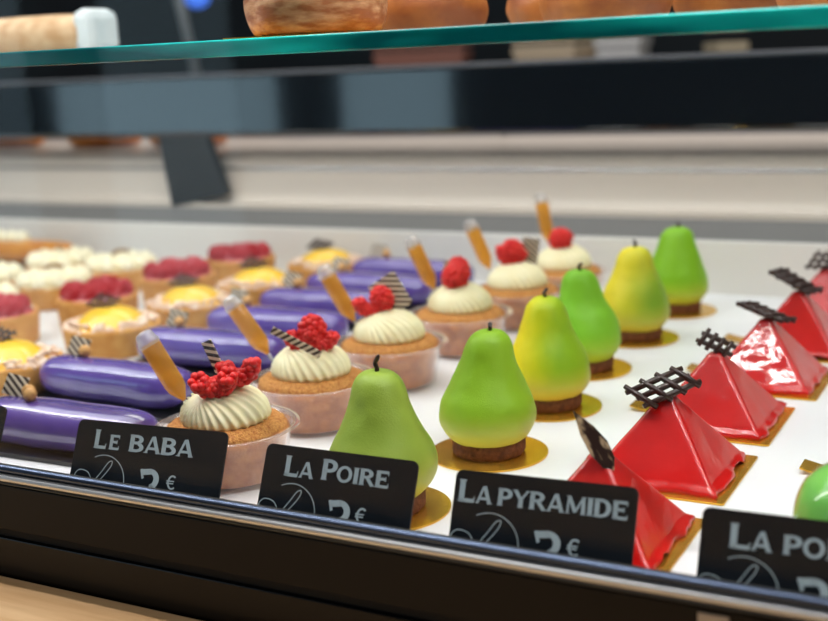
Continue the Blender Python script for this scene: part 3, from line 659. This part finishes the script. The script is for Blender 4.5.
# pale cream tarts
pale = mat('ivory_cream', (244, 236, 208), .5, (236, 224, 186), 30, 2)
def rosette_mesh():
    P = spline([(.0095, 0), (.0112, .003), (.0104, .0075), (.007, .012), (.0015, .016)], 4)
    def fn(p, a, t):
        k = 1+.10*math.cos(8*a+t*4)*(1-t); return Vector((p.x*k, p.y*k, p.z))
    return lathe('cream_rosette', [(p.x, p.y) for p in P], pale, 48, fn)
for i, (x, y, lab) in enumerate([(-1.040, .915, 'front of its row'), (-1.035, 1.025, 'second in its row'), (-1.030, 1.135, 'third in its row'), (-1.140, 1.02, 'front of the row beside the caramel eclairs'), (-1.135, 1.14, 'beside the caramel eclairs')]):
    t = thing('cream_tart', 'ivory tart covered in piped cream rosettes, '+lab, 'tart', (x, y, .0002), i*.6, 'ivory cream tarts')
    obj('crust', cached('crm_crust', lambda: crust_mesh(.0455, .024)), t)
    obj('cream_base', cached('crm_base', lambda: lathe('cream_base', [(.001, .018), (.041, .0185), (.041, .026), (.001, .029)], pale, 40)), t)
    for rr, n in ((.0, 1), (.017, 6), (.0335, 10)):
        for k in range(n):
            a = 2*PI*k/n; obj('cream_rosette', cached('rosette', rosette_mesh), t, (rr*math.cos(a), rr*math.sin(a), .0255+(.034-rr)*.05), (0, 0, a))
    obj('chocolate_curl', cached('curl', lambda: tube('chocolate_curl', spline([(-.01, 0, 0), (0, .002, .003), (.012, 0, .001)], 4), .0022, mat('milk_chocolate', (150, 110, 70), .5), 8)), t, (0, 0, .043))
# caramel eclairs far left
for i, (x, y, lab) in enumerate([(-1.325, 1.120, 'front of its row'), (-1.275, 1.225, 'against the back panel'), (-1.47, 1.225, 'at the far end')]):
    t = thing('caramel_eclair', 'caramel glazed eclair with cream piped along one end, '+lab, 'eclair', (x, y, .0002), D([2, 0, 0][i]), 'caramel eclairs')
    obj('tray', cached('ecl_tray', lambda: tray_mesh(.166)), t)
    obj('glazed_shell', cached('ecl_c', lambda: eclair_mesh(caramel, seed=8)), t, (0, 0, .0034))
    for k in range(3): obj('cream_rosette', cached('rosette', rosette_mesh), t, (-.055+.02*k, 0, .034), (0, 0, k))

# ------------------------------------------------------------------ on the glass shelf
ZS = .2827
t = thing('sugared_brioche', 'round brown brioche dusted with sugar on a gold board, on the glass shelf', 'bread', (-.437, .690, ZS))
ob = obj('cake_board', plate('cake_board', rrect(.104, .094, .003, 3), .0014, gold()), t, rot=(0, 0, .35))
crust_b = mat('dark_crust', (146, 84, 40), .5, (196, 150, 108), 60, 6, .35, 160, lo=.42, hi=.68, stretch=(1, 1, 3))
bp = spline([(.002, .0016), (.036, .0016), (.043, .006), (.0465, .016), (.047, .026), (.044, .036), (.036, .044), (.02, .049), (.002, .050)], 4)
def lobes(p, a, t):
    k = 1+.05*abs(math.cos(2.5*a+.5))-.03+nz(p, 60, 3)*.03; return Vector((p.x*k, p.y*k, p.z))
obj('loaf', lathe('loaf', [(p.x, p.y) for p in bp], crust_b, 72, lobes), t)
loaf_m = mat('golden_loaf', (176, 108, 44), .5, (132, 70, 28), 30, 4, .2, 120)
def bun(r, h, seed):
    P = spline([(.002, .0), (r*.8, .0), (r*.98, h*.2), (r, h*.42), (r*.86, h*.74), (r*.5, h*.96), (.002, h)], 4)
    return lathe('loaf', [(p.x, p.y) for p in P], loaf_m, 40, lambda p, a, t: p*(1+.04*nz(p, 50, seed)))
for i, (x, y, r, h) in enumerate([(-.43, .822, .05, .055), (-.352, .93, .05, .05), (-.29, .835, .046, .05), (-.215, .92, .05, .055), (-.13, .85, .046, .05)]):
    tag(obj('golden_bun', bun(r, h, i), None, (x, y, ZS)), ['golden bun right behind the sugared brioche on the glass shelf', 'golden bun second along from the sugared brioche on the shelf', 'golden bun midway between sugared brioche and green jar', 'golden bun second along from the green jar on the shelf', 'golden bun right behind the pale green jar'][i], 'bread', 'golden buns on the glass shelf')
t = thing('wrapped_sandwich', 'long pale filled loaf with a white wrapper at its end on the glass shelf', 'bread', (-.975, .93, ZS), D(3))
obj('loaf', eclair_mesh(mat('pale_loaf', (196, 172, 136), .7, (168, 134, 92), 50, 4, .3, 120), .26, .035, .042, 4), t)
obj('wrapper', box('wrapper', .112, .134, -.026, .026, .0, .044, mat('white_wrapper', (196, 208, 208), .5, (180, 196, 198), 60), .010), t, label='white paper wrapper')
tag(obj('glass_jar', lathe('glass_jar', [(.001, 0), (.022, 0), (.024, .003), (.024, .06), (.018, .07), (.018, .078), (.001, .078)], mat('pale_green_jar', (176, 206, 194), .3), 32), None, (-.085, .70, ZS)), 'pale green jar standing on the glass shelf', 'jar')

# ------------------------------------------------------------------ behind the case
t = thing('back_counter', 'dark counter along the shop wall behind the case', 'counter', (0, 0, 0))
obj('worktop', box('worktop', -6, 4, 2.6, 3.2, .12, .16, mat('dark_top', (40, 38, 38), .35), .004), t)
obj('cabinet', box('cabinet', -6, 4, 2.65, 3.15, -.88, .12, mat('dark_front', (30, 32, 35), .5)), t)
rnd = random.Random(12)
for i, (x, c, w, h, lab) in enumerate([(-1.10, (228, 206, 176), .15, .09, 'cream carton on the dark back counter'), (-.93, (224, 222, 220), .10, .10, 'white carton on the dark back counter'), (-1.46, (168, 112, 96), .22, .09, 'reddish brown crate on the dark back counter'), (-.69, (206, 190, 160), .06, .08, 'small beige carton on the dark back counter')]):
    q = thing('carton', lab, 'box', (x, 2.8, .1602), .15*i)
    obj('body', box('body', -w/2, w/2, -.08, .08, 0, h, mat('carton_%d' % i, c, .6), .004), q); obj('lid', box('lid', -w/2-.004, w/2+.004, -.084, .084, h, h+.018, mat('carton_%d' % i, c, .6), .003), q)
for i in range(3):
    q = obj('baguette', eclair_mesh(mat('baguette_crust', (240, 160, 74), .5, (214, 126, 50), 20, 4, .3, 60), .13 if i else .22, .026, .034, 3+i), None, ([-1.62, -1.37, -1.20][i], 1.50, .1445), (0, 0, .05*i))
    tag(q, ['long orange brown baguette piece on the rear ledge', 'short baguette piece on the rear ledge beside the long one', 'short baguette piece behind the charcoal post on the rear ledge'][i], 'bread', 'baguette pieces on the rear ledge')
lb = thing('blue_lamp', 'small round blue lamp hanging in the dark shop behind', 'lamp', (-3.25, 4.2, .55))
bm = bmesh.new(); bmesh.ops.create_uvsphere(bm, u_segments=20, v_segments=12, radius=.055); me = bpy.data.meshes.new('globe'); bm.to_mesh(me); bm.free()
me.materials.append(mat('blue_glow', (70, 120, 235), .4, emis=.9)); obj('globe', me, lb); obj('cord', tube('cord', [(0, 0, .05), (0, 0, 1.8)], .004, black(), 6), lb)
t = thing('metal_stand', 'slanted pale grey metal upright standing in the dark shop behind', 'stand', (-2.14, 2.75, .16))
obj('bar', tube('bar', [(0, 0, .0), (-.10, 0, .55)], .014, mat('pale_metal', (150, 156, 158), .4), 10), t)
obj('foot', box('foot', -.06, .06, -.06, .06, 0, .01, black()), t)
